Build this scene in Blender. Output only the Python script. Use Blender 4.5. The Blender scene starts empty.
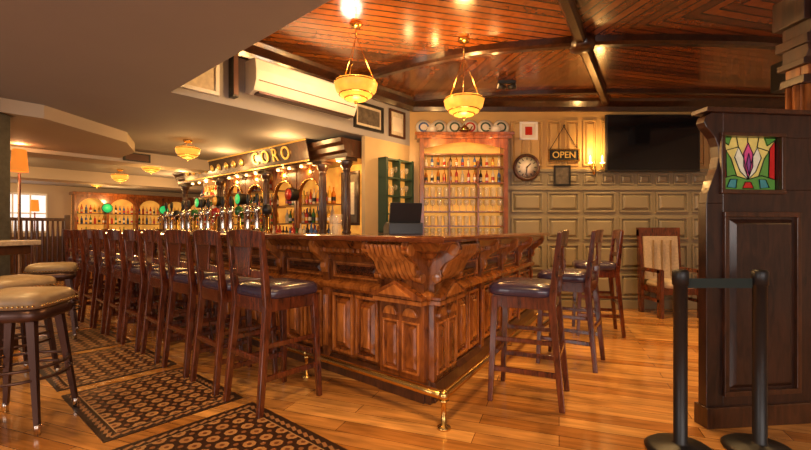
import bpy, bmesh, math, random
from mathutils import Matrix, Vector
random.seed(7)
sc=bpy.context.scene
try:
    sc.view_settings.view_transform='Standard'; sc.view_settings.look='None'
except Exception as e: print(e)
sc.view_settings.exposure=.08
R=math.radians
# ------------------------------------------------------------------ materials
class N:
    def __init__(s,name):
        s.m=bpy.data.materials.new(name); s.m.use_nodes=True; s.t=s.m.node_tree; s.b=s.t.nodes['Principled BSDF']
    def n(s,typ,**k):
        x=s.t.nodes.new(typ)
        for a,b in k.items(): setattr(x,a,b)
        return x
    def l(s,a,b): s.t.links.new(a,b)
    def inp(s,node,i,v):
        if isinstance(v,(int,float)): node.inputs[i].default_value=v
        elif isinstance(v,(tuple,list)): node.inputs[i].default_value=(*v,1) if len(v)==3 and node.inputs[i].type=='RGBA' else v
        else: s.l(v,node.inputs[i])
    def M(s,op,a,b=None,c=None):
        x=s.n('ShaderNodeMath',operation=op); s.inp(x,0,a)
        if b is not None: s.inp(x,1,b)
        if c is not None: s.inp(x,2,c)
        return x.outputs[0]
    def mix(s,f,a,b):
        x=s.n('ShaderNodeMixRGB'); s.inp(x,0,f); s.inp(x,1,a); s.inp(x,2,b); return x.outputs[0]
    def coord(s,scale=(1,1,1),rot=(0,0,0)):
        c=s.n('ShaderNodeTexCoord'); mp=s.n('ShaderNodeMapping'); mp.inputs['Scale'].default_value=scale; mp.inputs['Rotation'].default_value=rot
        s.l(c.outputs['Object'],mp.inputs[0]); return mp.outputs[0]
    def noise(s,co,scale=5,det=4,dist=0):
        x=s.n('ShaderNodeTexNoise'); s.l(co,x.inputs['Vector']); x.inputs['Scale'].default_value=scale; x.inputs['Detail'].default_value=det; x.inputs['Distortion'].default_value=dist
        return x.outputs[0]
    def bump(s,h,st=.3,d=.01):
        x=s.n('ShaderNodeBump'); x.inputs['Strength'].default_value=st; x.inputs['Distance'].default_value=d; s.l(h,x.inputs['Height']); s.l(x.outputs[0],s.b.inputs['Normal'])
def plain(name,c,rough=.5,metal=0,em=None,es=0,var=.12,alpha=1,coat=0,nscale=6):
    s=N(name); b=s.b; b.inputs['Roughness'].default_value=rough; b.inputs['Metallic'].default_value=metal
    co=s.coord(); f=s.noise(co,nscale,3)
    s.l(s.mix(f,tuple(x*(1-var) for x in c),tuple(min(1,x*(1+var)) for x in c)),b.inputs['Base Color'])
    if em:
        s.l(s.mix(f,tuple(x*(1-var) for x in em),tuple(x*(1+var) for x in em)),b.inputs['Emission Color']); b.inputs['Emission Strength'].default_value=es
    b.inputs['Alpha'].default_value=alpha; b.inputs['Coat Weight'].default_value=coat
    return s.m
def wood(name,c1,c2,scale=(1,1,1),ns=4,rough=.35,coat=.2,bump=.15,rot=(0,0,0)):
    s=N(name); b=s.b; co=s.coord(scale,rot)
    f=s.noise(co,ns,6,1.2); g=s.noise(co,ns*.3,2,.3)
    k=s.M('ADD',s.M('MULTIPLY',f,.7),s.M('MULTIPLY',g,.3))
    r=s.n('ShaderNodeMapRange'); s.l(k,r.inputs[0]); r.inputs[1].default_value=.35; r.inputs[2].default_value=.65
    s.l(s.mix(r.outputs[0],c1,c2),b.inputs['Base Color'])
    b.inputs['Roughness'].default_value=rough; b.inputs['Coat Weight'].default_value=coat; b.inputs['Coat Roughness'].default_value=.12
    s.bump(f,bump,.004); return s.m
m_bar =wood('bar_mahogany',(.075,.018,.004),(.34,.10,.018),(3,3,1),5,.26,.55)
m_bar2=wood('bar_mahogany_light',(.17,.044,.008),(.56,.19,.036),(2.5,2.5,.8),6,.26,.55)
m_burl=wood('bar_burl',(.03,.009,.004),(.11,.03,.010),(6,6,6),6,.25,.5)
m_top =wood('bar_top_wood',(.12,.028,.009),(.26,.075,.022),(2,2,2),5,.1,.8,.04)
m_dark=wood('dark_oak',(.018,.008,.006),(.06,.023,.013),(5,5,1),5,.33,.35)
m_dark2=wood('dark_walnut',(.03,.011,.005),(.10,.034,.013),(4,4,1),5,.33,.35)
m_beam=wood('beam_walnut',(.014,.005,.003),(.055,.018,.007),(4,4,4),5,.28,.5)
m_stool=wood('stool_mahogany',(.036,.008,.004),(.17,.038,.012),(8,8,1.5),5,.2,.6)
m_leather=plain('oxblood_navy_leather',(.045,.030,.058),.26,var=.35,coat=.35,nscale=30)
m_shelfw=wood('shelf_mahogany',(.10,.025,.006),(.28,.08,.018),(3,3,1),5,.35,.3)
m_brass=plain('brass',(.70,.43,.13),.25,1)
m_iron=plain('black_iron',(.02,.02,.02),.45,.5)
m_black=plain('black_plastic',(.012,.012,.013),.4)
m_screen=plain('tv_screen',(.006,.006,.008),.08)
m_white=plain('white_plastic',(.85,.84,.80),.4)
m_cream=plain('cream_paint',(.60,.44,.22),.6,var=.1)
m_plaster=plain('plaster_greige',(.35,.335,.335),.75,var=.05,nscale=2)
m_plaster2=plain('plaster_light',(.54,.45,.34),.75,var=.05,nscale=2)
m_panelp=plain('panel_sage',(.27,.225,.145),.34,var=.16,nscale=3)
m_panelu=plain('panel_upper',(.54,.345,.13),.38,var=.18,nscale=3)
m_marble=plain('granite',(.42,.34,.27),.25,var=.6,nscale=40)
m_stone=plain('dark_stone',(.05,.05,.048),.5,var=.7,nscale=25)
m_tan=plain('tan_leather',(.30,.21,.12),.4,var=.35,nscale=20)
m_gun=plain('gunmetal',(.10,.055,.045),.35,.7)
m_chrome=plain('chrome',(.75,.68,.6),.14,1)
m_bowl=plain('amber_glass_bowl',(.60,.27,.04),.4,em=(1,.40,.045),es=1.1,var=.3,nscale=14)
m_bulb=plain('bulb_glow',(1,.7,.3),.5,em=(1,.6,.2),es=9)
m_shade=plain('orange_shade',(.7,.25,.04),.6,em=(1,.28,.03),es=.6)
m_glow=plain('bottle_back_glow',(.65,.30,.07),.5,em=(1,.38,.05),es=.6,var=.8,nscale=7)  # added glowing sheet behind the bottles, where mirrors would be
m_glow2=plain('cabinet_back_glow',(.55,.26,.06),.5,em=(1,.42,.06),es=.55,var=.6,nscale=5)  # emission put into the cabinet backs to stand for light inside
m_greenlit=plain('green_lit_sign',(.03,.4,.1),.4,em=(.03,.55,.14),es=.8)
m_glass=plain('drink_glass',(.85,.72,.5),.06,0,alpha=.33,var=.05,coat=.5)
m_ceramic=plain('ceramic_white',(.8,.73,.62),.25)
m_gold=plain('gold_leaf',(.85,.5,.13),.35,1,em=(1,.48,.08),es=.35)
m_paper=plain('print_paper',(.62,.55,.42),.7,var=.35,nscale=25)
m_photo=plain('print_dark',(.12,.10,.08),.3,var=.9,nscale=18)
m_green=plain('frame_green',(.03,.07,.045),.4)
m_fabric=plain('seat_fabric',(.5,.40,.30),.8,var=.3,nscale=40)
bott=[plain('bottle_'+n,c,.12,coat=.5,var=.2) for n,c in [('amber',(.55,.17,.015)),('green',(.03,.16,.03)),('dark',(.03,.014,.008)),('clear',(.7,.58,.38)),('red',(.5,.03,.015)),('gold',(.85,.47,.06)),('blue',(.05,.11,.32))]]

def mk_floor():
    s=N('floor_oak_boards'); b=s.b; co=s.coord((1,1,1),(0,0,R(20)))
    br=s.n('ShaderNodeTexBrick'); s.l(co,br.inputs[0]); br.inputs['Color1'].default_value=(.42,.165,.036,1); br.inputs['Color2'].default_value=(.76,.39,.12,1); br.inputs['Mortar'].default_value=(.15,.055,.015,1)
    br.inputs['Scale'].default_value=1; br.inputs['Brick Width'].default_value=1.2; br.inputs['Row Height'].default_value=.125; br.inputs['Mortar Size'].default_value=.0022; br.inputs['Bias'].default_value=-.1; br.offset=.37
    mp=s.n('ShaderNodeMapping'); mp.inputs['Scale'].default_value=(1,9,1); s.l(co,mp.inputs[0])
    f=s.noise(mp.outputs[0],2.5,6,.8); g=s.noise(co,1.8,3)
    k=s.n('ShaderNodeMapRange'); s.l(f,k.inputs[0]); k.inputs[1].default_value=.3; k.inputs[2].default_value=.7; k.inputs[3].default_value=.6; k.inputs[4].default_value=1.2
    mx=s.n('ShaderNodeVectorMath',operation='SCALE'); s.l(br.outputs[0],mx.inputs[0]); s.l(s.M('MULTIPLY',k.outputs[0],s.M('ADD',s.M('MULTIPLY',g,.8),.6)),mx.inputs['Scale'])
    s.l(mx.outputs[0],b.inputs['Base Color']); b.inputs['Roughness'].default_value=.2; b.inputs['Coat Weight'].default_value=.45; b.inputs['Coat Roughness'].default_value=.1
    s.bump(f,.08,.003); return s.m
m_floor=mk_floor()
def mk_ceil(bx,by,ang):
    s=N('ceiling_boards'); b=s.b
    c=s.n('ShaderNodeTexCoord'); mp=s.n('ShaderNodeMapping'); mp.vector_type='TEXTURE'; mp.inputs['Location'].default_value=(bx,by,0); mp.inputs['Rotation'].default_value=(0,0,ang); s.l(c.outputs['Object'],mp.inputs[0])
    sp=s.n('ShaderNodeSeparateXYZ'); s.l(mp.outputs[0],sp.inputs[0])
    u=s.M('SUBTRACT',s.M('ABSOLUTE',sp.outputs[0]),s.M('ABSOLUTE',sp.outputs[1])); q=s.M('DIVIDE',u,.135)
    fr=s.M('FRACT',q); idx=s.M('FLOOR',q)
    w=s.n('ShaderNodeTexWhiteNoise',noise_dimensions='1D'); s.l(s.M('ADD',idx,s.M('MULTIPLY',s.M('SIGN',sp.outputs[0]),13.7)),w.inputs['W'])
    seam=s.M('LESS_THAN',s.M('MINIMUM',fr,s.M('SUBTRACT',1,fr)),.085)
    f=s.noise(s.coord((3,3,3)),4,5,1)
    v=s.M('ADD',s.M('MULTIPLY',w.outputs[0],.6),s.M('MULTIPLY',s.M('SUBTRACT',f,.3),.8))
    col=s.mix(v,(.05,.014,.004),(.29,.088,.015)); col=s.mix(seam,col,(.006,.003,.002)); s.l(col,b.inputs['Base Color'])
    b.inputs['Roughness'].default_value=.22; b.inputs['Coat Weight'].default_value=.5; b.inputs['Coat Roughness'].default_value=.14
    s.bump(s.M('SUBTRACT',1,seam),.6,.012); return s.m
def mk_mat():
    s=N('mat_tile_pattern'); b=s.b; c=s.n('ShaderNodeTexCoord'); sp=s.n('ShaderNodeSeparateXYZ'); s.l(c.outputs['Object'],sp.inputs[0])
    X,Y=sp.outputs[0],sp.outputs[1]; p=.1
    def cell(v,o): return s.M('SUBTRACT',s.M('FRACT',s.M('ADD',s.M('DIVIDE',v,p),o)),.5)
    def oc(a,b_): 
        a=s.M('ABSOLUTE',a); b_=s.M('ABSOLUTE',b_); return s.M('MAXIMUM',s.M('MAXIMUM',a,b_),s.M('MULTIPLY',s.M('ADD',a,b_),.72))
    d=oc(cell(X,.5),cell(Y,.5)); d2=oc(cell(X,0),cell(Y,0))
    nz=s.noise(s.coord(),9,2)
    tan=s.mix(nz,(.24,.09,.03),(.56,.31,.13))
    col=s.mix(s.M('LESS_THAN',d,.34),(.038,.016,.010),tan)
    col=s.mix(s.M('LESS_THAN',d,.13),col,(.16,.055,.02))
    col=s.mix(s.M('LESS_THAN',d2,.14),col,(.25,.10,.04))
    ax=s.M('SUBTRACT',.49,s.M('ABSOLUTE',X)); ay=s.M('SUBTRACT',.40,s.M('ABSOLUTE',Y)); e=s.M('MINIMUM',ax,ay)
    col=s.mix(s.M('LESS_THAN',e,.085),col,(.032,.016,.011))
    zig=s.M('ABSOLUTE',s.M('SUBTRACT',s.M('FRACT',s.M('MULTIPLY',s.M('ADD',X,Y),18)),.5))
    band=s.M('LESS_THAN',s.M('ABSOLUTE',s.M('SUBTRACT',e,.045)),s.M('MULTIPLY',zig,.04))
    col=s.mix(band,col,(.33,.16,.07))
    col=s.mix(s.M('LESS_THAN',s.M('ABSOLUTE',s.M('SUBTRACT',e,.082)),.003),col,(.4,.24,.12))
    s.l(col,b.inputs['Base Color']); b.inputs['Roughness'].default_value=.35; return s.m
m_matp=mk_mat()

# ------------------------------------------------------------------ mesh builder
I4=Matrix.Identity(4)
class MB:
    def __init__(s,F=None): s.v=[];s.f=[];s.mi=[];s.sm=[];s.mats=[];s.T=F.copy() if F else I4.copy(); s.F=F
    def k(s,m):
        if m not in s.mats: s.mats.append(m)
        return s.mats.index(m)
    def add(s,vs,fs,m,smooth=False):
        o=len(s.v); s.v+= [tuple(s.T@Vector(p)) for p in vs]; i=s.k(m)
        for f in fs: s.f.append(tuple(o+a for a in f)); s.mi.append(i); s.sm.append(smooth)
    def box(s,x0,x1,y0,y1,z0,z1,m):
        s.add([(x,y,z) for x in(x0,x1) for y in(y0,y1) for z in(z0,z1)],[(0,1,3,2),(4,6,7,5),(0,4,5,1),(2,3,7,6),(0,2,6,4),(1,5,7,3)],m)
    def frus(s,x0,x1,z0,z1,y0,y1,i,m):
        s.add([(x0,y0,z0),(x1,y0,z0),(x1,y0,z1),(x0,y0,z1),(x0+i,y1,z0+i),(x1-i,y1,z0+i),(x1-i,y1,z1-i),(x0+i,y1,z1-i)],
              [(0,1,5,4),(1,2,6,5),(2,3,7,6),(3,0,4,7),(4,5,6,7),(3,2,1,0)],m)
    def beam(s,p0,p1,w0,d0,m,w1=None,d1=None):
        w1=w0 if w1 is None else w1; d1=d0 if d1 is None else d1
        p0=Vector(p0);p1=Vector(p1); t=(p1-p0).normalized()
        a=Vector((1,0,0)) if abs(t.x)<.9 else Vector((0,1,0))
        b=t.cross(a).normalized(); a=b.cross(t).normalized()
        vs=[]
        for p,w,d in((p0,w0,d0),(p1,w1,d1)):
            for q,r in((-1,-1),(1,-1),(1,1),(-1,1)): vs.append(p+a*q*w/2+b*r*d/2)
        s.add(vs,[(0,1,2,3),(7,6,5,4),(0,4,5,1),(1,5,6,2),(2,6,7,3),(3,7,4,0)],m)
    def lathe(s,prof,c,m,seg=16,smooth=True,cap=True):
        vs=[];fs=[]
        for r,z in prof:
            for i in range(seg):
                a=2*math.pi*i/seg; vs.append((c[0]+r*math.cos(a),c[1]+r*math.sin(a),c[2]+z))
        n=len(prof)
        for j in range(n-1):
            for i in range(seg):
                k=(i+1)%seg; fs.append((j*seg+i,j*seg+k,(j+1)*seg+k,(j+1)*seg+i))
        if cap and prof[0][0]>1e-4: fs.append(tuple(range(seg))[::-1])
        if cap and prof[-1][0]>1e-4: fs.append(tuple((n-1)*seg+i for i in range(seg)))
        s.add(vs,fs,m,smooth)
    def tube(s,pts,r,m,seg=8,closed=False):
        P=[Vector(p) for p in pts]; n=len(P); vs=[];fs=[]; rs=r if isinstance(r,(list,tuple)) else [r]*n
        up=None
        for i,p in enumerate(P):
            t=(P[(i+1)%n]-P[i-1]) if (closed or 0<i<n-1) else (P[1]-P[0] if i==0 else P[-1]-P[-2])
            t.normalize()
            if up is None: up=Vector((0,0,1)) if abs(t.z)<.9 else Vector((1,0,0))
            b=t.cross(up)
            if b.length<1e-3: b=t.cross(Vector((0,1,0)))
            b.normalize(); a=b.cross(t).normalized(); up=a
            for j in range(seg):
                g=2*math.pi*j/seg; vs.append(p+(a*math.cos(g)+b*math.sin(g))*rs[i])
        for i in range(n if closed else n-1):
            for j in range(seg):
                k=(j+1)%seg; i2=(i+1)%n; fs.append((i*seg+j,i*seg+k,i2*seg+k,i2*seg+j))
        if not closed: fs.append(tuple(range(seg))); fs.append(tuple((n-1)*seg+j for j in range(seg)))
        s.add(vs,fs,m,True)
    def prism(s,poly,a0,a1,m,ax='y'):
        n=len(poly); mk={'y':lambda p,a:(p[0],a,p[1]),'x':lambda p,a:(a,p[0],p[1]),'z':lambda p,a:(p[0],p[1],a)}[ax]
        vs=[mk(p,a0) for p in poly]+[mk(p,a1) for p in poly]
        fs=[tuple(range(n)),tuple(range(2*n-1,n-1,-1))]+[(i,i+n,(i+1)%n+n,(i+1)%n) for i in range(n)]
        s.add(vs,fs,m)
    def sweep(s,path,prof,m):
        P=[Vector((p[0],p[1])) for p in path]; n=len(P); vs=[];fs=[]; k=len(prof)
        for i,p in enumerate(P):
            def nr(a,b): d=(b-a).normalized(); return Vector((d.y,-d.x))
            if i==0: mv=nr(P[0],P[1])
            elif i==n-1: mv=nr(P[-2],P[-1])
            else:
                a=nr(P[i-1],p); b=nr(p,P[i+1]); mv=(a+b)/(1+a.dot(b))
            for o,z in prof: vs.append((p.x+mv.x*o,p.y+mv.y*o,z))
        for i in range(n-1):
            for j in range(k): fs.append((i*k+j,i*k+(j+1)%k,(i+1)*k+(j+1)%k,(i+1)*k+j))
        fs.append(tuple(range(k))); fs.append(tuple((n-1)*k+j for j in range(k)))
        s.add(vs,fs,m)
    def cushion(s,x0,x1,y0,y1,z0,z1,m,e=5,seg=28):
        cx,cy,hx,hy=(x0+x1)/2,(y0+y1)/2,(x1-x0)/2,(y1-y0)/2; h=z1-z0; vs=[];fs=[]
        pr=[(.93,0),(.99,.15),(1,.4),(.97,.65),(.88,.85),(.6,.97),(.25,1.0)]
        for sc_,z in pr:
            for i in range(seg):
                a=2*math.pi*i/seg; c,d=math.cos(a),math.sin(a); r=(abs(c)**e+abs(d)**e)**(-1/e)
                vs.append((cx+hx*sc_*r*c,cy+hy*sc_*r*d,z0+h*z))
        for j in range(len(pr)-1):
            for i in range(seg): k=(i+1)%seg; fs.append((j*seg+i,j*seg+k,(j+1)*seg+k,(j+1)*seg+i))
        fs.append(tuple(range(seg))[::-1]); fs.append(tuple((len(pr)-1)*seg+i for i in range(seg)))
        s.add(vs,fs,m,True)
    def panel(s,x0,x1,z0,z1,y,mf,mp,fw=.018,d=.014):
        for a in((x0,x1,z0,z0+fw),(x0,x1,z1-fw,z1),(x0,x0+fw,z0+fw,z1-fw),(x1-fw,x1,z0+fw,z1-fw)): s.box(a[0],a[1],y-d,y+.002,a[2],a[3],mf)
        g=fw+.012; s.frus(x0+g,x1-g,z0+g,z1-g,y,y-d*1.1,min(.03,(x1-x0)*.12),mp)
    def frame(s,x0,x1,z0,z1,y,mf,mp,fw=.03,d=.03):
        for a in((x0,x1,z0,z0+fw),(x0,x1,z1-fw,z1),(x0,x0+fw,z0+fw,z1-fw),(x1-fw,x1,z0+fw,z1-fw)): s.box(a[0],a[1],y-d,y,a[2],a[3],mf)
        s.box(x0+fw,x1-fw,y-d*.4,y,z0+fw,z1-fw,mp)
    def build(s,name,bevel=0,loc=None,rot=0):
        me=bpy.data.meshes.new(name)
        if s.F: iv=s.F.inverted(); vv=[tuple(iv@Vector(p)) for p in s.v]
        else: vv=s.v
        me.from_pydata(vv,[],s.f)
        for m in s.mats: me.materials.append(m)
        me.polygons.foreach_set('material_index',s.mi); me.polygons.foreach_set('use_smooth',s.sm)
        bm=bmesh.new(); bm.from_mesh(me); bmesh.ops.recalc_face_normals(bm,faces=bm.faces); bm.to_mesh(me); bm.free()
        o=bpy.data.objects.new(name,me); sc.collection.objects.link(o)
        if s.F: o.matrix_world=s.F
        else:
            if loc is not None: o.location=loc
            o.rotation_euler=(0,0,rot)
        if bevel:
            b=o.modifiers.new('bevel','BEVEL'); b.width=bevel; b.segments=2; b.limit_method='ANGLE'; b.angle_limit=R(40)
        return o
def inst(o,loc,rot):
    d=bpy.data.objects.new(o.name.split('.')[0],o.data); sc.collection.objects.link(d); d.location=loc; d.rotation_euler=(0,0,rot)
    for m in o.modifiers:
        if m.type=='BEVEL':
            b=d.modifiers.new('bevel','BEVEL'); b.width=m.width; b.segments=2; b.limit_method='ANGLE'; b.angle_limit=R(40)
    return d
def fr(o,a): return Matrix.Translation((o[0],o[1],0))@Matrix.Rotation(a,4,'Z')
C=(.15,2.82); AA=R(-40.38); AB=R(61.05); AG=R(48.55); G1=(-2.06,3.70)
FA=fr(C,AA); FB=fr(C,AB); FG=fr(G1,AG)
def pA(x,y,z=0): return tuple(FA@Vector((x,y,z)))
def pB(x,y,z=0): return tuple(FB@Vector((x,y,z)))
def pG(x,y,z=0): return tuple(FG@Vector((x,y,z)))
YB=6.1; ZC=3.0; ZL=2.35
# ------------------------------------------------------------------ shell
b=MB(); b.prism([(5.7,-3.6),(5.7,6.2),(0,6.2),pA(-13.2,5.5)[:2],pA(-13.2,-6)[:2],(-9,-3.6)],-.1,0,m_floor,'z'); b.build('floor')
gx=pG(3.25,0)
b=MB(); b.prism([G1,(gx[0],gx[1]),(0,6.3),pA(-13.2,5.5)[:2],pA(-13.2,-6)[:2],(-9,-3.6),(5.7,-3.6),(5.7,-3.22)],ZL,3.1,m_plaster,'z'); b.build('ceiling')
b=MB(); b.prism([G1,(5.8,-3.3),(5.8,6.3),(gx[0],gx[1]+.1)],ZC,3.1,mk_ceil(1.71,4.09,R(-30)),'z'); b.build('ceiling_boarded')
b=MB(); b.box(-.05,5.7,YB,YB+.12,0,3.1,m_panelu); 
b.box(1.45,5.6,YB-.02,YB,0,1.99,m_panelp); 
xs=[1.5+i*.52 for i in range(8)]
for x in xs:
    for z0,z1 in((.16,.50),(.57,.93),(1.0,1.32),(1.39,1.68)): b.panel(x+.02,x+.48,z0,z1,YB-.02,m_panelp,m_panelp,.025,.028)
    for a in (0,.26): b.panel(x+a+.02,x+a+.22,1.79,1.95,YB-.02,m_panelp,m_panelp,.018,.02)
    for a in (0,.26): b.panel(x+a+.02,x+a+.22,2.06,2.72,YB,m_panelu,m_panelu,.02,.024)
b.box(1.45,5.6,YB-.05,YB,1.71,1.76,m_panelp); b.box(1.45,5.6,YB-.05,YB,1.97,2.01,m_panelp)
b.build('wall_back',.003)
b=MB(); b.box(5.6,5.7,-3.6,YB-.01,0,3.1,m_plaster2); b.build('wall_right')
b=MB(); b.box(-9,5.6,-3.7,-3.6,0,ZL,m_plaster2); b.build('wall_front')
b=MB(FA); b.box(-13.3,-13.2,-6,5.5,0,ZL,m_plaster2); b.box(-13.2,-13.17,-6,.6,0,.95,m_dark2); b.build('wall_left')
b=MB(FA); b.box(-13.2,-1.9,5.4,5.5,0,ZL,m_plaster2); b.build('wall_rear')
b=MB(FA); b.box(-7.6,-2.3,1.9,2.0,0,ZL,m_dark2); b.build('wall_backbar')
b=MB(FG); b.box(2.32,3.2,.0,.06,0,ZL,m_cream); b.build('wall_return')
b=MB(); b.box(1.45,5.58,YB-.05,YB-.021,0,.13,m_panelp); b.build('baseboard_back',.004)
b=MB(); b.sweep([pG(.02,0)[:2],(gx[0],YB-.01),(5.58,YB-.01)],[(0,2.84),(.03,2.84),(.05,2.9),(.12,2.96),(.14,3.0),(0,3.0)],m_beam); b.build('trim_1',.004)
def arc(pts,n=10):
    out=[]; P=[Vector(p) for p in pts]
    for i in range(len(P)-1):
        p0=P[max(i-1,0)];p1=P[i];p2=P[i+1];p3=P[min(i+2,len(P)-1)]
        for j in range(n):
            t=j/n; out.append(.5*((2*p1)+(-p0+p2)*t+(2*p0-5*p1+4*p2-p3)*t*t+(-p0+3*p1-3*p2+p3)*t**3))
    out.append(P[-1]); return out
b=MB()
path=arc([(-.72,5.28),(-.355,4.93),(.6,4.35),(1.71,4.09),(2.8,4.06),(3.8,4.17),(5.55,4.75)],6)
b.sweep(path,[(-.05,3.0),(-.05,2.94),(-.03,2.915),(.03,2.915),(.05,2.94),(.05,3.0)],m_beam)
b.sweep([(.75,2.45),(1.71,4.09),(2.85,6.0)],[(-.05,3.0),(-.05,2.935),(-.03,2.91),(.03,2.91),(.05,2.935),(.05,3.0)],m_beam)
b.sweep(arc([(.1,5.98),(1.2,5.72),(2.4,5.62),(3.8,5.62),(5.5,5.75)],5),[(-.035,3.0),(-.035,2.95),(.035,2.95),(.035,3.0)],m_beam)
b.lathe([(.0,2.86),(.06,2.865),(.11,2.89),(.12,2.93),(.12,3.0)],(1.71,4.09,0),m_beam,20)
b.build('ceiling_beam')
b=MB(FA); b.box(-6.2,-5.7,-5.9,5.3,2.17,ZL+.01,m_plaster2); b.build('trim_2')
b=MB(FA); b.box(-9.6,-9.0,-5.9,5.3,2.13,ZL+.01,m_plaster2); b.build('trim_3')
b=MB(FA); b.prism([(-3.6,-5.9),(-3.6,-1.4),(-4.3,-.5),(-5.0,-.2),(-5.69,-.2),(-5.69,-5.9)],2.22,ZL+.01,m_plaster2,'z'); b.build('trim_4')

# ------------------------------------------------------------------ bar counter
b=MB(); LL=7.6; LB=3.4
path=[pA(-LL,0)[:2],C,pB(LB-.35,0)[:2]]
b.sweep(path,[(0,0),(0,1.06),(-.42,1.06),(-.42,0)],m_bar)
b.sweep(path,[(0,0),(.045,0),(.045,.10),(.03,.12),(.015,.14),(0,.14)],m_dark2)
b.sweep(path,[(0,.665),(.02,.665),(.05,.69),(.055,.715),(.03,.735),(.0,.745)],m_bar2)
b.sweep(path,[(0,.90),(.02,.90),(.03,.94),(.07,.96),(.085,.99),(.15,1.01),(.17,1.04),(.19,1.066),(0,1.066)],m_bar)
b.sweep(path,[(-.55,1.062),(.22,1.062),(.245,1.07),(.25,1.085),(.245,1.10),(.225,1.108),(-.55,1.108)],m_top)
def face(b,L,first,sg):
    def X(a,c): return (min(sg*a,sg*c),max(sg*a,sg*c))
    x0,x1=X(.0,.40); b.box(x0,x1,-.045,0,.0,.9,m_bar); b.box(x0-.01,x1+.01,-.06,0,0,.13,m_dark2)
    for a in(.035,.215):
        p0,p1=X(a,a+.15); b.panel(p0,p1,.17,.52,-.045,m_bar2,m_bar,.014,.014)
        cx=(p0+p1)/2; b.prism([(cx+.062*math.cos(t*math.pi/10),.555+.062*math.sin(t*math.pi/10)) for t in range(11)],-.065,-.04,m_bar2,'y')
    cx=(x0+x1)/2
    b.box(x0-.02,x1+.02,-.10,0,.645,.675,m_bar2)
    b.prism([(x0-.03,.68),(x1+.03,.68),(x1+.03,.70),(cx,.80),(x0-.03,.70)],-.11,0,m_bar,'y')
    b.prism([(x0+.05,.70),(x1-.05,.70),(cx,.775)],-.125,-.10,m_bar2,'y')
    n=9
    for i in range(n):
        x=x0+.04+(x1-x0-.08)*i/(n-1)
        b.tube([(x,-.03,.80),(x,-.07,.83),(x,-.10,.88),(x,-.13,.94),(x,-.19,.99),(x,-.215,1.05)],[.012,.02,.026,.024,.024,.018],m_bar2,6)
    for xc in(x0+.02,x1-.02):
        prof=[(0,.78),(-.05,.78),(-.085,.80),(-.10,.84),(-.09,.88),(-.12,.92),(-.17,.95),(-.215,.985),(-.23,1.03),(-.22,1.062),(0,1.062)]
        b.prism(prof,xc-.025,xc+.025,m_bar,'x')
        for yy,zz,rr in((-.065,.825,.032),(-.185,1.015,.04)):
            b.tube([(xc-.032,yy,zz),(xc+.032,yy,zz)],rr,m_bar2,14)
    a=.44; i=0
    while a+.60<L:
        for q in(0,.27):
            p0,p1=X(a+q+.01,a+q+.25); b.panel(p0,p1,.17,.64,0,m_bar2,m_bar,.022,.024)
            b.frus(p0+.065,p1-.065,.24,.57,-.014,-.038,.02,m_bar2)
        p0,p1=X(a+.01,a+.52); b.panel(p0,p1,.765,.89,0,m_bar2,m_burl,.014,.014)
        p0,p1=X(a+.545,a+.625); b.box(p0,p1,-.035,0,.0,.9,m_bar)
        for k in range(3): 
            xx=p0+.02+k*.02; b.tube([(xx,-.036,.2),(xx,-.036,.62)],.006,m_bar2,6)
        xc=(p0+p1)/2
        b.prism([(0,.80),(-.05,.80),(-.07,.84),(-.065,.88),(-.11,.93),(-.17,.97),(-.19,1.03),(-.18,1.062),(0,1.062)],xc-.03,xc+.03,m_bar2,'x')
        a+=.65; i+=1
    a=.44
    while a<L-.05:
        p0,p1=X(a,a+.03); b.box(p0,p1,-.115,-.06,.972,1.0,m_bar2); a+=.055
b.T=FA; face(b,LL,0,-1)
b.T=FB; face(b,LB-.35,0,1)
b.T=I4
b.build('bar_counter',.004)
b=MB(); off=.25
mv=Vector((.283,-1.554))*off; cr=(C[0]+mv.x,C[1]+mv.y)
pl=pA(-6.9,-off); pr=pB(2.7,-off)
P=[(pl[0],pl[1],.19)]+[( cr[0]+(pl[0]-cr[0])*t,cr[1]+(pl[1]-cr[1])*t,.19) for t in(.5,.02)]+[(cr[0],cr[1],.19)]+[( cr[0]+(pr[0]-cr[0])*t,cr[1]+(pr[1]-cr[1])*t,.19) for t in(.02,.5)]+[(pr[0],pr[1],.19)]
b.tube(P,.026,m_brass,12)
def post(x,y):
    b.lathe([(.04,0),(.04,.012),(.017,.02),(.015,.15),(.03,.165)],(x,y,0),m_brass,12)
    b.lathe([(.0,-.034),(.02,-.03),(.034,0),(.02,.03),(0,.034)],(x,y,.19),m_brass,12)
post(cr[0],cr[1])
for k in(.18,.4,.62,.85): post(cr[0]+(pl[0]-cr[0])*k,cr[1]+(pl[1]-cr[1])*k)
for k in(.4,.85): post(cr[0]+(pr[0]-cr[0])*k,cr[1]+(pr[1]-cr[1])*k)
b.build('brass_foot_rail')

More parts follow.
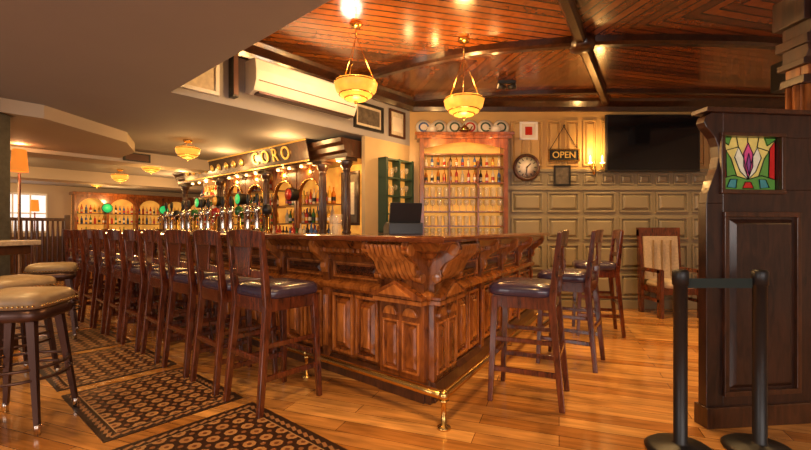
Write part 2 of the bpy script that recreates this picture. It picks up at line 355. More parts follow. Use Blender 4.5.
# ------------------------------------------------------------------ bar stools
def mk_stool():
    b=MB()
    for sx in(-1,1):
        b.beam((sx*.205,.205,0),(sx*.18,.175,.70),.032,.032,m_stool,.046,.046)
        b.beam((sx*.20,-.25,0),(sx*.18,-.185,.68),.034,.036,m_stool,.044,.048)
        b.beam((sx*.18,-.185,.66),(sx*.195,-.235,1.13),.042,.048,m_stool,.030,.028)
        b.beam((sx*.197,.195,.22),(sx*.194,-.235,.22),.02,.034,m_stool)
        b.beam((sx*.192,.19,.42),(sx*.188,-.21,.42),.018,.03,m_stool)
    b.beam((-.195,.197,.30),(.195,.197,.30),.026,.036,m_stool)
    b.beam((-.19,-.225,.34),(.19,-.225,.34),.022,.034,m_stool)
    b.box(-.19,.19,.155,.195,.63,.715,m_stool); b.box(-.19,.19,-.205,-.165,.63,.715,m_stool)
    for sx in(-1,1): b.box(sx*.18-.018,sx*.18+.018,-.18,.175,.63,.715,m_stool)
    b.cushion(-.22,.22,-.205,.232,.708,.80,m_leather,6)
    for z0,z1,yy in((1.035,1.135,-.222),(.845,.885,-.205)):
        n=8; vs=[];
        for i in range(n+1):
            x=-.195+.39*i/n; c=-.03*(1-(x/.195)**2); crown=.012*(1-(x/.195)**2)
            for y,z in((yy+c-.012,z0),(yy+c+.012,z0),(yy+c+.012-(.012 if z0>1 else 0),z1+crown),(yy+c-.012-(.012 if z0>1 else 0),z1+crown)): vs.append((x,y,z))
        fs=[(i*4+j,i*4+(j+1)%4,(i+1)*4+(j+1)%4,(i+1)*4+j) for i in range(n) for j in range(4)]+[(0,1,2,3),(n*4,n*4+1,n*4+2,n*4+3)]
        b.add(vs,fs,m_stool)
    b.prism([(-.075,.86),(.075,.86),(.085,.95),(.11,1.06),(-.11,1.06),(-.085,.95)],-.252,-.236,m_stool,'y')
    return b
st=None
for i in range(10):
    x=-.83-.53*i if i<6 else -.83-.53*5-.5*(i-5)
    p=pA(x,-.62); rot=AA+random.uniform(-.06,.06)
    if st is None: st=mk_stool().build('bar_stool',.004,p,AA+.02)
    else: inst(st,p,rot)
inst(st,(.84,2.93,0),AB+R(4)); inst(st,(1.42,3.68,0),AB+R(-4)); inst(st,(2.12,4.72,0),AB+R(14))

# ------------------------------------------------------------------ floor mats
mt=None
for i in range(8):
    p=pA(-.38-1.1*i,-1.17); 
    if mt is None:
        b=MB(); b.prism([(-.49,-.40),(.49,-.40),(.49,.40),(-.49,.40)],0,.004,m_matp,'z'); mt=b.build('tiled_floor_mat',0,(p[0],p[1],.0),AA)
    else: inst(mt,(p[0],p[1],.0),AA)

def mk_mstool():
    b=MB(); 
    for k in range(4):
        a=R(45+90*k); c,s_=math.cos(a),math.sin(a)
        b.beam((.27*c,.27*s_,.05),(.18*c,.18*s_,.66),.024,.024,m_gun,.042,.042)
        b.lathe([(.016,0),(.018,.055),(.016,.06)],(.275*c,.275*s_,0),m_chrome,10)
    for z,r in((.30,.235),(.36,.225)):
        b.tube([(r*math.cos(R(t)),r*math.sin(R(t)),z) for t in range(0,360,15)],.009,m_gun,6,True)
    b.cushion(-.20,.20,-.20,.20,.63,.72,m_gun,7)
    b.cushion(-.21,.21,-.21,.21,.70,.795,m_tan,7)
    for k in range(16):
        for sx in(-1,1):
            t=-.18+.36*k/15
            for x,y in((t,sx*.209),(sx*.209,t)): b.lathe([(0,-.007),(.008,0),(0,.007)],(x,y,.72),m_brass,6)
    return b
ms=mk_mstool().build('metal_bar_stool',0,(-2.28,2.50,0),R(12)); inst(ms,(-2.98,3.2,0),R(-20)); inst(ms,(-3.72,4.45,0),R(35))
b=MB(); b.box(-4.6,-3.0,3.02,3.48,1.02,1.06,m_marble); b.box(-4.55,-3.05,3.08,3.44,.95,1.02,m_dark2)
b.box(-3.82,-3.62,3.20,3.34,0,.95,m_dark2); b.build('granite_high_table',.006)
b=MB(); b.box(-4.4,-3.74,3.55,4.0,0,ZL,m_stone); b.box(-4.44,-3.70,3.51,4.04,0,.14,m_dark2); b.box(-4.44,-3.70,3.51,4.04,2.22,ZL,m_dark2); b.build('stone_column',.01)

# ------------------------------------------------------------------ pendants
def pendant(x,y,z,zc,r=.18,L=True):
    b=MB(); q=r/.18
    prof=[(0,-.125*q),(.25*r,-.12*q),(.5*r,-.108*q),(.55*r,-.096*q),(.75*r,-.08*q),(.8*r,-.062*q),(.95*r,-.036*q),(r,0),(r*1.03,.03),(r*.98,.045),(r*.9,.03),(r*.85,0),(0,-.09*q)]
    b.lathe(prof,(0,0,0),m_bowl,28)
    for rr,zz in((r*1.02,.03),(.79*r,-.068*q),(.53*r,-.102*q)): b.tube([(rr*math.cos(R(t)),rr*math.sin(R(t)),zz) for t in range(0,360,15)],.006,m_brass,6,True)
    b.lathe([(0,-.155*q),(.012,-.145*q),(.02,-.125*q),(0,-.10*q)],(0,0,0),m_brass,8)
    h=zc-z; hub=min(.46,h*.8)
    for k in range(3):
        a=R(120*k+20); b.tube([(r*math.cos(a),r*math.sin(a),.035),(0,0,hub)],.0035,m_brass,5)
    b.tube([(0,0,hub),(0,0,h-.02)],.006,m_brass,6)
    b.lathe([(0,h-.04),(.05,h-.03),(.06,h)],(0,0,0),m_brass,14)
    o=b.build('pendant_lamp',0,(x,y,z))
    for dz,e in((-.30*q,L*.6),(.16,L)):
        l=bpy.data.lights.new('pendant_bulb','POINT'); l.energy=e; l.color=(1,.54,.17); l.shadow_soft_size=.07
        q2=bpy.data.objects.new('bulb',l); sc.collection.objects.link(q2); q2.parent=o; q2.location=(0,0,dz)
pendant(-.446,3.8,2.43,ZC,.19,34); pendant(.568,4.1,2.37,ZC,.19,34)
pendant(-2.94,5.7,2.2,ZL,.15,12); pendant(-4.22,7.0,2.19,ZL,.15,12); pendant(-5.75,8.5,2.2,ZL,.15,12); pendant(-6.95,9.5,2.2,ZL,.15,12)

# ------------------------------------------------------------------ bulkhead fixtures
b=MB(FG)
x0,x1,z0,z1=.69,1.99,2.48,2.82
b.prism([(-.002,z0+.03),(-.08,z0),(-.17,z0+.03),(-.215,z0+.12),(-.22,z0+.22),(-.20,z1-.02),(-.18,z1),(-.002,z1)],x0,x1,m_white,'x')
b.box(x0+.04,x1-.04,-.20,-.10,z0-.004,z0+.018,m_gun); b.box(x0+.03,x1-.03,-.2225,-.21,z0+.115,z0+.122,m_gun)
for k in range(14): b.box(x0+.05,x1-.05,-.17+k*.011,-.166+k*.011,z1-.001,z1+.004,m_gun)
b.build('air_conditioner',.008)
b=MB(FG); b.frame(.06,.42,2.41,2.74,-.001,m_white,m_paper,.035,.03); b.build('framed_picture',.003)
b=MB(FG); b.box(.52,.58,-.09,-.001,2.42,2.86,m_black); b.box(.525,.575,-.095,-.088,2.44,2.84,m_gun); b.build('column_speaker',.004)
b=MB(FG); b.frame(2.12,2.64,2.43,2.77,-.001,m_black,m_paper,.035,.03); b.box(2.19,2.57,-.022,-.01,2.50,2.70,m_photo); b.build('framed_picture',.003)
b=MB(FG); b.frame(2.76,3.08,2.42,2.80,-.001,m_dark2,m_paper,.03,.03); b.box(2.83,3.01,-.022,-.01,2.5,2.7,m_ceramic); b.build('framed_picture',.003)
def glass(b,x,y,z,kind=0,s=1):
    if kind==0: pr=[(.028,0),(.028,.003),(.004,.006),(.004,.07),(.03,.09),(.036,.12),(.03,.155)]
    else: pr=[(.026,0),(.028,.004),(.034,.10),(.036,.13),(.033,.13)]
    b.lathe([(r*s,h*s) for r,h in pr],(x,y,z),m_glass,8,True,False)
b=MB(FG)
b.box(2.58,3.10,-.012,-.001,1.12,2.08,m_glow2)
for a in((2.56,2.60),(3.08,3.12),(2.82,2.84)): b.box(a[0],a[1],-.15,-.001,1.10,2.10,m_green)
for z in(1.10,1.34,1.58,1.82,2.07): b.box(2.56,3.12,-.15,-.001,z,z+.02,m_green)
for z in(1.12,1.36,1.60,1.84):
    for k in range(5): glass(b,2.635+k*.1,-.08,z,k%2,1)
b.build('glass_display_shelf')

# ------------------------------------------------------------------ shelf unit on back wall
b=MB(); X0,X1=.2,1.42; yb=YB-.003; yf=YB-.26
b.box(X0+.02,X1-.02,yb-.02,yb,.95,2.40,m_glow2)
for x in(X0,X1-.06): b.box(x,x+.06,yf,yb,.0,2.42,m_shelfw)
for x in(X0+.40,X0+.80): b.box(x,x+.025,yf+.02,yb,1.0,2.1,m_shelfw)
b.box(X0,X1,yf,yb,0,.95,m_bar); b.box(X0-.03,X1+.03,yf-.03,yb,.95,1.0,m_top)
zs=[1.0,1.2,1.4,1.6,1.8,2.02,2.2]
for z in zs[1:]: b.box(X0+.05,X1-.05,yf+.02,yb,z-.02,z,m_shelfw)
b.box(X0-.04,X1+.04,yf-.05,yb,2.40,2.44,m_bar); b.box(X0-.07,X1+.07,yf-.08,yb,2.44,2.48,m_bar)
b.prism([(X0+.05,2.26),(X0+.05,2.40),(X1-.05,2.40),(X1-.05,2.26)]+[(X1-.05-(X1-X0-.1)*t/12,2.26+.09*math.sin(math.pi*t/12)) for t in range(1,12)],yf,yf+.02,m_bar,'y')
b.build('back_shelf_unit',.003)
b=MB()
for j,z in enumerate((1.0,1.2,1.4,1.6)):
    for k in range(12):
        for yy in(YB-.19,YB-.09):
            x=X0+.09+k*(X1-X0-.18)/11; glass(b,x,yy,z+.001,j%2,1.05)
b.build('wine_glasses')
def bottle(b,x,y,z,s=1,m=None):
    m=m or random.choice(bott); h=s*random.uniform(.9,1.1)
    b.lathe([(.033*s,0),(.036*s,.01),(.036*s,.16*h),(.03*s,.19*h),(.012*s,.225*h),(.011*s,.27*h),(.014*s,.272*h),(.014*s,.285*h)],(x,y,z),m,9)
    b.lathe([(.0368*s,.05*h),(.0368*s,.12*h)],(x,y,z),random.choice((m_paper,m_ceramic,bott[5],bott[4],m_black)),9,True,False)
b=MB()
for k in range(13): bottle(b,X0+.09+k*.086,YB-.13,1.801,.68)
for k in range(13): bottle(b,X0+.09+k*.086,YB-.13,2.021,.6)
b.build('bottle_row')
b=MB(); z=2.481
for k in range(6):
    x=X0+.06+k*.22
    b.T=Matrix.Translation((x,YB-.09,z+.115))@Matrix.Rotation(R(80),4,'X'); b.lathe([(0,.014),(.07,.012),(.115,0),(.112,-.006),(.07,0),(0,.002)],(0,0,0),m_ceramic,22); b.lathe([(.075,.0135),(.05,.0145)],(0,0,0),random.choice((bott[6],bott[4],m_green)),22,True,False)
b.T=I4
b.build('display_plates')
def teapot(x,y,z,s,m):
    b=MB(); b.lathe([(.05,0),(.085,.03),(.095,.07),(.08,.11),(.045,.13),(.05,.135),(.03,.155),(.01,.165),(.014,.18),(0,.19)],(0,0,0),m,16)
    b.tube([(.08,0,.06),(.12,0,.07),(.14,0,.12),(.16,0,.135)],[.02,.014,.01,.009],m,8)
    b.tube([(-.08,0,.11),(-.13,0,.11),(-.14,0,.07),(-.085,0,.045)],.008,m,6)
    o=b.build('teapot',0,(x,y,z)); o.scale=(s,s,s)
teapot(X0+.17,YB-.24,2.481,.75,m_ceramic); teapot(X0+.62,YB-.24,2.481,.7,m_brass); teapot(X0+1.05,YB-.24,2.481,.75,m_ceramic)

# ------------------------------------------------------------------ wall clock etc
def yl(b,prof,c,m,seg=32,cap=True):
    b.T=Matrix.Translation(c)@Matrix.Rotation(R(90),4,'X'); b.lathe(prof,(0,0,0),m,seg,True,cap); b.T=I4
b=MB(); cc=(1.73,YB-.056,2.03)
yl(b,[(.19,-.03),(.197,.02),(.185,.045),(.16,.05),(.152,.03)],cc,m_dark2,32,False); yl(b,[(.157,.032),(.0,.033)],cc,m_ceramic)
for k in range(12):
    a=R(30*k); b.T=Matrix.Translation(cc)@Matrix.Rotation(a,4,'Y'); b.box(-.006,.006,-.038,-.034,.105,.138,m_black)
for a,l_,w in((R(45),.075,.008),(R(190),.115,.006)):
    b.T=Matrix.Translation(cc)@Matrix.Rotation(a,4,'Y'); b.box(-w,w,-.042,-.039,-.02,l_,m_black)
b.T=I4; yl(b,[(.012,.045),(0,.047)],cc,m_brass,10)
b.build('wall_clock')
yw=YB-.026
b=MB(); b.frame(2.05,2.50,2.12,2.30,yw,m_brass,m_black,.02,.025)
b.tube([(2.08,yw-.012,2.30),(2.275,yw-.012,2.62)],.005,m_iron,6); b.tube([(2.47,yw-.012,2.30),(2.275,yw-.012,2.62)],.005,m_iron,6)
b.tube([(2.275,yw-.02+.014*math.sin(R(t)),2.63+.018*math.cos(R(t))) for t in range(0,360,40)],.006,m_iron,6,True)
o=b.build('hanging_sign')
def text(s,loc,rot,size,m,parent=None,name='lettering'):
    c=bpy.data.curves.new(name,'FONT'); c.body=s; c.size=size; c.extrude=.006; c.align_x='CENTER'; c.align_y='CENTER'
    t=bpy.data.objects.new(name,c); c.materials.append(m); sc.collection.objects.link(t); t.location=loc; t.rotation_euler=rot
    if parent: t.parent=parent
    return t
text('OPEN',(2.275,yw-.02,2.21),(R(90),0,0),.13,m_gold,o)
b=MB(); b.frame(1.64,1.90,2.43,2.69,yw,m_white,m_ceramic,.03,.02); b.box(1.72,1.82,yw-.016,yw-.006,2.5,2.62,bott[4]); b.build('framed_picture',.002)
b=MB(); b.frame(2.12,2.36,1.77,2.06,yw-.03,m_black,m_photo,.025,.02); b.build('framed_picture',.002)
def sconce(x,z):
    b=MB(); y=yw
    b.lathe([(0,-.16),(.02,-.14),(.03,-.08),(.025,0),(.012,.04),(0,.06)],(x,y-.03,z),m_brass,12)
    for sx in(-1,1):
        b.tube([(x,y-.04,z-.08),(x+sx*.05,y-.09,z-.10),(x+sx*.085,y-.1,z-.06),(x+sx*.085,y-.1,z)],.006,m_brass,6)
        b.lathe([(.03,0),(.032,.01),(.012,.02),(.012,.09),(0,.12)],(x+sx*.085,y-.1,z),m_bulb,10)
    o=b.build('wall_sconce')
    l=bpy.data.lights.new('sconce_bulb','POINT'); l.energy=13; l.color=(1,.53,.16); l.shadow_soft_size=.05
    q=bpy.data.objects.new('bulb',l); sc.collection.objects.link(q); q.parent=o; q.location=(x,y-.2,z+.2)
sconce(2.70,2.08)
b=MB(); b.box(2.82,4.14,5.93,5.98,1.96,2.76,m_black); b.box(2.84,4.12,5.926,5.931,1.985,2.745,m_screen); b.box(3.3,3.66,5.98,YB-.03,2.2,2.5,m_black); b.build('wall_television',.004)
b=MB(); b.box(3.96,4.22,4.35,4.58,2.62,2.92,m_black); b.tube([(4.09,4.46,2.9),(4.09,4.46,3.0)],.02,m_black,8); b.T=Matrix.Translation((4.09,4.348,2.75))@Matrix.Rotation(R(90),4,'X'); b.lathe([(.09,0),(.085,.006),(.03,.001),(0,.004)],(0,0,0),m_gun,20); b.build('ceiling_speaker',.01)
b=MB(); m_dim=plain('spot_lens',(.6,.5,.3),.3,em=(1,.6,.25),es=.8)
for k in(-.5,.5): 
    b.T=Matrix.Translation((1.26+k*.12,5.25,2.92))@Matrix.Rotation(R(35),4,'X')@Matrix.Rotation(R(160*k),4,'Y'); b.lathe([(.025,-.05),(.038,.05),(.034,.05)],(0,0,0),m_black,12); b.lathe([(.032,.052),(0,.053)],(0,0,0),m_dim,12)
b.T=I4; b.box(1.15,1.37,5.23,5.27,2.96,2.999,m_black); b.build('ceiling_spotlight')

# ------------------------------------------------------------------ backbar (frame A)
b=MB(FA); y0,y1=1.45,1.895; xr=-2.34; xl=-7.5
b.box(xl,xr,y0-.1,y1,0,.92,m_bar); b.box(xl,xr,y0-.14,y1,.92,.96,m_top)
x=xr-.05
while x-.6>xl: b.panel(x-.58,x-.03,.12,.85,y0-.1,m_bar2,m_bar); x-=.62
def column(x):
    b.box(x-.075,x+.075,y0-.07,y0+.08,.96,1.08,m_dark); b.lathe([(.06,1.08),(.065,1.11),(.05,1.13),(.05,1.5),(.045,1.9),(.055,1.92),(.05,1.94),(.075,1.98),(.085,2.03)],(x,y0,0),m_dark,18)
    for k in range(10):
        a=2*math.pi*k/10; b.tube([(x+.05*math.cos(a),y0+.05*math.sin(a),1.15),(x+.045*math.cos(a),y0+.045*math.sin(a),1.88)],.008,m_dark2,5)
    b.box(x-.1,x+.1,y0-.1,y0+.1,2.03,2.07,m_dark)
for x in(-2.44,-2.93,-4.35,-5.9,-7.4): column(x)
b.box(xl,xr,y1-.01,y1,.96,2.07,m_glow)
b.prism([(y1,2.07),(y0-.10,2.07),(y0-.11,2.12),(y0-.15,2.15),(y0-.16,2.21),(y0-.20,2.25),(y0-.22,2.30),(y1,2.30)],xl,xr+.03,m_dark2,'x')
def arch(xa,xb_,m):
    cx=(xa+xb_)/2; r=(xb_-xa)/2-.05; zc=1.62
    poly=[(xa,2.07),(xa,.96),(xa+.05,.96),(xa+.05,zc)]+[(cx-r*math.cos(math.pi*t/16),zc+r*math.sin(math.pi*t/16)) for t in range(1,16)]+[(xb_-.05,zc),(xb_-.05,.96),(xb_,.96),(xb_,2.07)]
    b.prism(poly,y0+.05,y0+.1,m,'y')
    b.tube([(cx-r*math.cos(math.pi*t/16),y0+.045,zc+r*math.sin(math.pi*t/16)) for t in range(17)],.014,m_brass,6)
arch(-3.6,-3.0,m_bar); arch(-4.25,-3.62,m_bar); arch(-5.08,-4.45,m_bar); arch(-5.8,-5.1,m_bar)
for xa,xb_ in((-7.3,-6.0),(-5.8,-4.45),(-4.25,-3.0)):
    for z in(1.24,1.52,1.80):
        if xa>-4.3 and z>1.6: continue
        b.box(xa,xb_,y0+.12,y1,z-.018,z,m_shelfw)
    n=int((xb_-xa)/.3)
    for k in range(n): b.lathe([(0,2.045),(.022,2.05),(.025,2.07)],(xa+.2+k*.3,y0+.02,0),m_bulb,10)
b.frame(-2.86,-2.50,1.2,1.95,y0+.3,m_dark,m_photo,.04,.03); b.box(-2.76,-2.6,y0+.28,y0+.29,1.35,1.8,m_paper)
for x,m in((-5.09,m_greenlit),(-6.65,m_greenlit),(-3.61,bott[4]),(-5.9,bott[5])):
    b.T=FA@Matrix.Translation((x,y0-.06,1.66))@Matrix.Rotation(R(90),4,'X'); b.lathe([(.09,-.1),(.10,.01),(.10,.03),(.09,.035)],(0,0,0),m_iron,20); b.lathe([(.088,.036),(0,.037)],(0,0,0),m,20)
b.T=FA
b.build('backbar_cabinet',.003)
b=MB(FA)
for xa,xb_ in((-7.25,-6.05),(-5.75,-4.5),(-4.2,-3.05)):
    for z in(.96,1.24,1.52,1.80):
        if xa>-4.3 and z>1.6: continue
        x=xa+.03
        while x<xb_: 
            bottle(b,x,y1-.10,z+.001,random.uniform(.8,.95) if z<1.8 else .8)
            bottle(b,x+.03,y1-.20,z+.001,random.uniform(.6,.8))
            if z<1: bottle(b,x+.04,y0,z+.001,random.uniform(.75,.95))
            x+=random.uniform(.078,.095)
b.build('spirit_bottles')
FS=FA@Matrix.Translation((0,1.205,0))
b=MB(FS); b.prism([(0,2.07),(.012,2.07),(-.05,2.34),(-.065,2.34)],-6.8,-2.9,m_dark,'x')
b.box(-6.8,-2.9,-.075,-.05,2.325,2.345,m_gold); b.box(-6.8,-2.9,-.02,.0,2.06,2.075,m_gold)
for k in range(9): 
    x=-6.6+k*.25; b.T=FS@Matrix.Translation((x,-.042,2.2))@Matrix.Rotation(R(103),4,'X'); b.lathe([(.06,0),(.05,.012),(.02,.02),(0,.022)],(0,0,0),m_gold,12)
o=b.build('bar_sign_board',.002)
text('C O R O',(-3.78,-.045,2.205),(R(103),0,0),.26,m_gold,o)
def tap(x,y,kind):
    b=MB()
    if kind==0:
        b.lathe([(.055,0),(.055,.012),(.03,.02),(.026,.05),(.03,.22),(.04,.25),(.035,.30),(.0,.32)],(0,0,0),m_chrome,14)
        b.tube([(0,-.03,.23),(0,-.09,.235),(0,-.11,.21),(0,-.11,.15)],.011,m_chrome,8)
        b.lathe([(.01,.31),(.012,.34),(.022,.37),(.02,.43),(0,.45)],(0,0,0),m_black,10)
    else:
        b.lathe([(.04,0),(.04,.01),(.02,.02),(.02,.22)],(0,0,0),m_brass,12); b.lathe([(.0,.2),(.045,.21),(.055,.25),(.045,.30),(0,.32)],(0,0,0),random.choice((m_black,bott[4],bott[5],bott[1])),16)
        b.tube([(0,-.02,.18),(0,-.08,.19),(0,-.09,.14)],.01,m_brass,8)
    b.build('beer_tap',0,pA(x,y,1.108),AA)
for k in range(15): tap(-2.45-.2*k,.30,0 if k%3 else 1)
b=MB(); b.T=Matrix.Translation((-.02,3.46,1.108))@Matrix.Rotation(R(15),4,'Z')
b.prism([(-.10,0),(.12,0),(.12,.06),(.02,.10),(-.10,.09)],-.14,.14,m_black,'x'); b.prism([(-.07,.09),(-.03,.09),(-.09,.25),(-.12,.25)],-.13,.13,m_black,'x'); b.box(-.03,.03,-.06,.0,.08,.12,m_gun); b.box(.02,.1,.03,.1,.08,.20,m_white)
b.build('cash_register',.004)
for x,y in((-1.1,.15),(-1.35,.32)):
    b=MB(); glass(b,0,0,0,1,1.3); b.build('pint_glass',0,pA(x,y,1.108))

# ------------------------------------------------------------------ partition with stained glass
ang=math.atan2(.16,.69)*.5
FP=fr((1.74,2.44),ang); b=MB(FP)
win=(.105,.47,1.38,1.69)
b.prism([(0,0),(0,1.30),(.105,1.30),(.105,0)],0,.06,m_dark,'y')
b.prism([(0,1.30),(.01,1.36),(.035,1.43),(.065,1.50),(.08,1.57),(.075,1.63),(.055,1.68),(.025,1.715),(-.0,1.74),(-.015,1.77),(-.005,1.80),(.03,1.825),(.08,1.825),(.105,1.825),(.105,1.30)],0,.06,m_dark,'y')
b.box(.105,.69,0,.06,0,1.38,m_dark); b.box(.105,.69,0,.06,1.69,1.825,m_dark); b.box(.47,.69,0,.06,1.38,1.69,m_dark)
b.box(-.02,.70,-.03,.09,1.825,1.85,m_dark2); b.box(.08,.50,-.02,.0,1.355,1.38,m_dark2); b.box(.08,.50,-.02,0,1.69,1.71,m_dark2); b.box(.08,.105,-.02,0,1.38,1.69,m_dark2); b.box(.47,.495,-.02,0,1.38,1.69,m_dark2)
b.panel(.10,.60,.18,1.25,0,m_dark2,m_dark,.03,.02); b.box(-.01,.69,-.02,.08,0,.12,m_dark2)
b.build('partition_screen',.003)
def gl(n,c,e=.22): return plain('glass_'+n,c,.15,em=c,es=e,var=.3,nscale=20)  # faint emission in the glass colour, as if lit from behind
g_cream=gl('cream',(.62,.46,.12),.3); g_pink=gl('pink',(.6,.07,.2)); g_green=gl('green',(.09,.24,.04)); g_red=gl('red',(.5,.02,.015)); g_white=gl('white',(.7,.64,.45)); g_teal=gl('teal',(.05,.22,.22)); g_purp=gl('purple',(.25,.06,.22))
b=MB(FP); x0,x1,z0,z1=win; x0+=.001; x1-=.001; z0+=.001; z1-=.001
b.box(x0,x1,.026,.034,z0,z1,g_cream)
def piece(poly,m,d=.024):
    b.prism([(x0+(x1-x0)*p[0],z0+(z1-z0)*p[1]) for p in poly],d,.027,m,'y')
    q=[(x0+(x1-x0)*p[0],d-.002,z0+(z1-z0)*p[1]) for p in poly]; b.tube(q,.0028,m_iron,5,True)
piece([(0,0),(1,0),(1,.2),(.75,.28),(.5,.2),(.25,.28),(0,.2)],g_green)
piece([(0,.2),(.12,.25),(.10,.8),(0,.95)],g_red); piece([(1,.2),(.88,.25),(.9,.8),(1,.95)],g_red)
piece([(.12,.25),(.3,.27),(.2,.6),(.11,.75)],g_green); piece([(.88,.25),(.7,.27),(.8,.6),(.89,.75)],g_green)
piece([(.5,.2),(.36,.35),(.26,.62),(.33,.82),(.42,.62)],g_white,.022); piece([(.5,.2),(.64,.35),(.74,.62),(.67,.82),(.58,.62)],g_white,.022)
piece([(.5,.22),(.42,.45),(.42,.7),(.5,.9),(.58,.7),(.58,.45)],g_pink,.020); piece([(.5,.3),(.46,.5),(.5,.7),(.54,.5)],g_purp,.017)
piece([(.12,.05),(.28,.03),(.3,.2),(.18,.2)],g_teal,.021); piece([(.88,.05),(.72,.03),(.7,.2),(.82,.2)],g_teal,.021); piece([(.4,.03),(.6,.03),(.55,.15),(.45,.15)],g_red,.021)
piece([(.0,1),(.2,1),(.15,.85),(.0,.97)],g_green,.021); piece([(1,1),(.8,1),(.85,.85),(1,.97)],g_green,.021)
for p,q in(((.33,.82),(.3,1)),((.67,.82),(.7,1)),((.5,.9),(.5,1)),((.11,.75),(.33,.82)),((.89,.75),(.67,.82))):
    b.tube([(x0+(x1-x0)*p[0],.022,z0+(z1-z0)*p[1]),(x0+(x1-x0)*q[0],.022,z0+(z1-z0)*q[1])],.0028,m_iron,5)
b.build('stained_glass_window')
FQ=fr((2.435,2.60),ang*.5); b=MB(FQ); m_pil=wood('pilaster_wood',(.10,.026,.006),(.38,.12,.024),(4,4,1),5,.3,.4)
b.box(.02,.5,.02,.12,0,3.0,m_pil); b.box(0,.53,-.02,.14,0,.3,m_dark)
for k in range(7):
    x=.06+k*.065; b.tube([(x,.018,.36),(x,.018,2.05)],.022,m_pil,8)
for k in range(2): b.tube([(.018,.045+k*.05,.36),(.018,.045+k*.05,2.05)],.018,m_pil,8)
b.box(.0,.53,-.02,.14,2.05,2.1,m_dark); b.box(-.01,.55,-.03,.15,2.16,2.20,m_dark)
for k in range(5): b.box(.02+k*.11,.08+k*.11,-.03,.02,2.1,2.16,m_pil)
b.prism([(.02,2.2),(-.03,2.2),(-.05,2.24),(-.04,2.3),(-.08,2.4),(-.12,2.5),(-.13,2.7),(-.13,3.0),(.12,3.0),(.12,2.2)],.0,.5,m_dark,'x')
b.box(-.02,.04,-.06,.15,2.28,2.34,m_dark); b.box(-.04,.04,-.06,.15,2.42,2.6,m_dark); b.box(-.06,.04,-.06,.15,2.64,3.0,m_dark)
b.build('carved_pilaster',.004)
def stan(x,y):
    b=MB(); b.lathe([(.16,0),(.165,.012),(.14,.03),(.04,.042),(.032,.05),(.032,.86),(.038,.862),(.038,.93),(.03,.94),(0,.942)],(0,0,0),m_black,24); b.build('stanchion_post',0,(x,y,0))
stan(1.42,2.18); stan(1.83,2.18)
b=MB(); b.box(1.459,1.791,2.179,2.182,.845,.895,plain('belt_webbing',(.012,.022,.018),.7)); b.build('retractable_belt')
b=MB(fr((3.25,5.4),0))
for x in(0,.52): 
    b.box(x,x+.05,-.02,.06,0,.62,m_stool); b.prism([(.43,0),(.5,0),(.54,1.15),(.48,1.15),(.43,.5)],x,x+.05,m_stool,'x'); b.box(x,x+.05,0,.45,.58,.63,m_stool); b.box(x,x+.05,.0,.45,.2,.24,m_stool)
b.box(.05,.52,.02,.47,.3,.38,m_stool); b.cushion(.05,.52,0,.46,.38,.48,m_fabric); b.prism([(.40,.46),(.45,.46),(.50,1.05),(.45,1.05)],.05,.52,m_fabric,'x'); b.box(0,.57,.47,.55,1.05,1.17,m_stool)
for x in(.16,.28,.40): b.box(x-.006,x+.006,.39,.42,.5,1.0,m_tan)
b.build('upholstered_armchair',.004)

# ------------------------------------------------------------------ far lounge
def lampstand(x,y,h):
    b=MB(); b.lathe([(.14,0),(.14,.02),(.02,.04),(.015,h-.3)],(0,0,0),m_gun,14); b.lathe([(.09,h-.28),(.07,h),(.068,h),(.088,h-.28)],(0,0,0),m_shade,18,True,False)
    o=b.build('floor_lamp',0,(x,y,0)); l=bpy.data.lights.new('lamp_bulb','POINT'); l.energy=8; l.color=(1,.5,.2); l.shadow_soft_size=.05
    q=bpy.data.objects.new('bulb',l); sc.collection.objects.link(q); q.parent=o; q.location=(0,0,h+.06)
lampstand(-4.85,5.3,2.15); lampstand(*pA(-11.6,-.3)[:2],1.85)
b=MB(FA@Matrix.Translation((-13.165,-1.7,0))@Matrix.Rotation(R(90),4,'Z')); b.frame(-.32,.32,1.3,1.95,0,m_dark,m_photo,.05,.03); b.build('framed_picture')
b=MB(FA@Matrix.Translation((-13.17,-.35,0))@Matrix.Rotation(R(90),4,'Z')); m_day=plain('daylit_glass',(.8,.85,.9),.3,em=(.85,.92,1),es=.8)
b.box(-.5,.5,-.02,0,1.1,2.05,m_day)
for x in(-.53,-.18,.17,.5): b.box(x-.0,x+.035,-.05,0,1.05,2.1,m_white)
for z in(1.05,1.55,2.07): b.box(-.53,.53,-.05,0,z,z+.035,m_white)
b.build('window_1')
b=MB(FA@Matrix.Translation((-12.7,2.6,0))@Matrix.Rotation(R(90),4,'Z')); FD=b.T.copy()
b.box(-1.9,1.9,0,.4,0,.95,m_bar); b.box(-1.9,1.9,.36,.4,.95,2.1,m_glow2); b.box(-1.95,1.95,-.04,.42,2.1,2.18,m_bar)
for k in range(6):
    x=-1.9+k*.748; b.box(x,x+.06,.05,.4,.95,2.1,m_bar)
    if k<5:
        cx=x+.404; r=.33
        b.prism([(cx-.345,2.1),(cx-.345,1.68)]+[(cx-r*math.cos(math.pi*t/12),1.70+r*math.sin(math.pi*t/12)) for t in range(13)]+[(cx+.345,1.68),(cx+.345,2.1)],.06,.1,m_bar,'y')
for z in(1.3,1.6): b.box(-1.9,1.9,.12,.4,z-.02,z,m_shelfw)
for z in(.95,1.3,1.6):
    for k in range(36): bottle(b,-1.8+k*.103,.25,z,.85)
for x in(-1.15,.35):
    b.T=FD@Matrix.Translation((x+.0,.03,1.75))@Matrix.Rotation(R(90),4,'X'); b.lathe([(.13,-.03),(.14,.03),(.13,.035)],(0,0,0),m_iron,20); b.lathe([(.125,.036),(0,.037)],(0,0,0),m_greenlit,20)
b.T=FD
b.build('lounge_dresser')
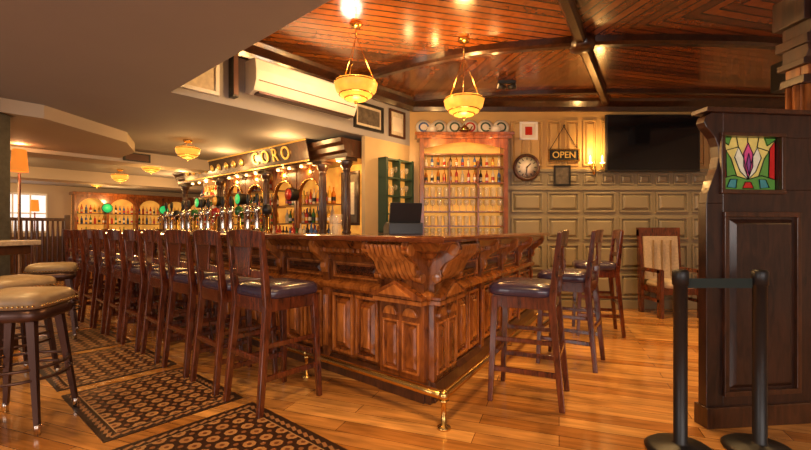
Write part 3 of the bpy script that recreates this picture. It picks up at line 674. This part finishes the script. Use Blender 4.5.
b=MB(FA); b.box(-5.69,-5.66,-.15,.22,2.19,2.32,m_black); b.box(-5.66,-5.655,-.12,.19,2.21,2.30,m_gun); b.build('exit_sign')
def rtable(x,y):
    b=MB(); b.lathe([(.26,0),(.26,.02),(.04,.05),(.035,.98),(.06,1.0)],(0,0,0),m_iron,16); b.lathe([(.32,1.0),(.34,1.01),(.34,1.03),(.33,1.04)],(0,0,0),m_dark2,28); b.build('high_table',0,(x,y,0))
for x,y in((-6.6,-2.0),(-8.6,-2.2),(-10.4,-1.6),(-9.6,.8),(-11.3,1.6)):
    p=pA(x,y); rtable(p[0],p[1]); 
    for a in(30,200): inst(st,pA(x+.62*math.cos(R(a)),y+.62*math.sin(R(a))),AA+R(a+90))
b=MB(FA@Matrix.Translation((-8.6,-1.0,0)))
for k in range(18): b.lathe([(.018,.2),(.026,.5),(.018,.8),(.026,1.0),(.018,1.3)],(0,k*.075-.6,0),m_dark2,8)
b.box(-.03,.03,-.66,.72,1.3,1.36,m_dark2); b.box(-.03,.03,-.66,.72,.14,.2,m_dark2); b.box(-.04,.04,-.7,-.62,0,1.42,m_dark2); b.box(-.04,.04,.7,.78,0,1.42,m_dark2); b.build('wooden_railing',.003)

# ------------------------------------------------------------------ lights
def area(n,loc,rot,sx,sy,e,c):
    l=bpy.data.lights.new(n,'AREA'); l.shape='RECTANGLE'; l.size=sx; l.size_y=sy; l.energy=e; l.color=c
    o=bpy.data.objects.new(n,l); sc.collection.objects.link(o); o.location=loc; o.rotation_euler=rot; return o
def pt(n,loc,e,c=(1,.55,.2),r=.06):
    l=bpy.data.lights.new(n,'POINT'); l.energy=e; l.color=c; l.shadow_soft_size=r; o=bpy.data.objects.new(n,l); sc.collection.objects.link(o); o.location=loc; return o
def spot(n,loc,e,c=(1,.60,.23),ang=115,bl=.7,tgt=None):
    l=bpy.data.lights.new(n,'SPOT'); l.energy=e; l.color=c; l.spot_size=R(ang); l.spot_blend=bl; l.shadow_soft_size=.06; o=bpy.data.objects.new(n,l); sc.collection.objects.link(o); o.location=loc
    if tgt: o.rotation_euler=(Vector(tgt)-Vector(loc)).to_track_quat('-Z','Y').to_euler()
    return o
area('rear_fill',(1.5,-3.3,1.6),(R(90),0,0),5,1.5,125,(1,.90,.84))  # added fill from behind the camera, no window in that wall
area('rear_fill_side',(-5.5,-2.6,1.5),(R(90),0,R(-35)),3,1.4,90,(1,.92,.87))  # second added fill, out of view on the left, no window either
for p in((.3,1.3),(-1.6,1.0),(-2.6,2.3)): spot('downlight',(p[0],p[1],2.33),75)
# fill spots added to brighten the bar front and side, no fixtures
spot('bar_front_fill',(.2,1.45,2.33),70,(1,.56,.19),70,.8,(.0,2.75,.5)); spot('bar_front_fill',(-.9,1.9,2.33),60,(1,.56,.19),70,.8,(-.6,3.4,.5)); spot('bar_side_fill',(2.2,3.0,2.97),110,(1,.56,.18),60,.8,(.8,3.8,.6))
for x,y in((2.6,3.1),(3.6,5.0),(2.2,5.1),(1.3,3.2),(4.4,2.6),(1.6,4.5)): spot('downlight',(x,y,2.97),112,(1,.58,.21))
for x in(-2.6,-4.2,-5.8,-7.4): 
    p=pA(x,-1.6); spot('downlight',(p[0],p[1],2.12 if x<-3.5 else 2.33),70)
for x in(-8.2,-10.5,-12.2):
    for y in(-1.5,1.5): p=pA(x,y); pt('lounge_light',(p[0],p[1],1.95),26)
for x in(-2.67,-3.3,-3.95,-4.75,-5.4,-6.6): pt('shelf_light',pA(x,1.5,1.98),10,(1,.50,.14),.03)
for x in(-3.0,-4.6,-6.2): pt('bar_light',pA(x,.9,2.15),14,(1,.56,.2),.08)
for x in(.4,.8,1.2): pt('shelf_light',(x,YB-.42,2.30),3.5,(1,.52,.16),.03)
pt('shelf_light',pG(2.84,-.3,2.2),4)
pt('ac_front_point',pG(1.3,-.9,2.7),9,(1,.78,.55),.1)  # point light in front of the air conditioner
w=bpy.data.worlds.new('world'); sc.world=w; w.use_nodes=True; w.node_tree.nodes['Background'].inputs[0].default_value=(.9,.8,.7,1); w.node_tree.nodes['Background'].inputs[1].default_value=.3
# ------------------------------------------------------------------ camera
cd=bpy.data.cameras.new('camera'); cam=bpy.data.objects.new('camera',cd); sc.collection.objects.link(cam); sc.camera=cam
cam.location=(0,0,1.15); cam.rotation_euler=(math.pi/2,0,0)
cd.sensor_width=36; cd.lens=36*422/811; cd.shift_y=4/811; cd.clip_start=.05
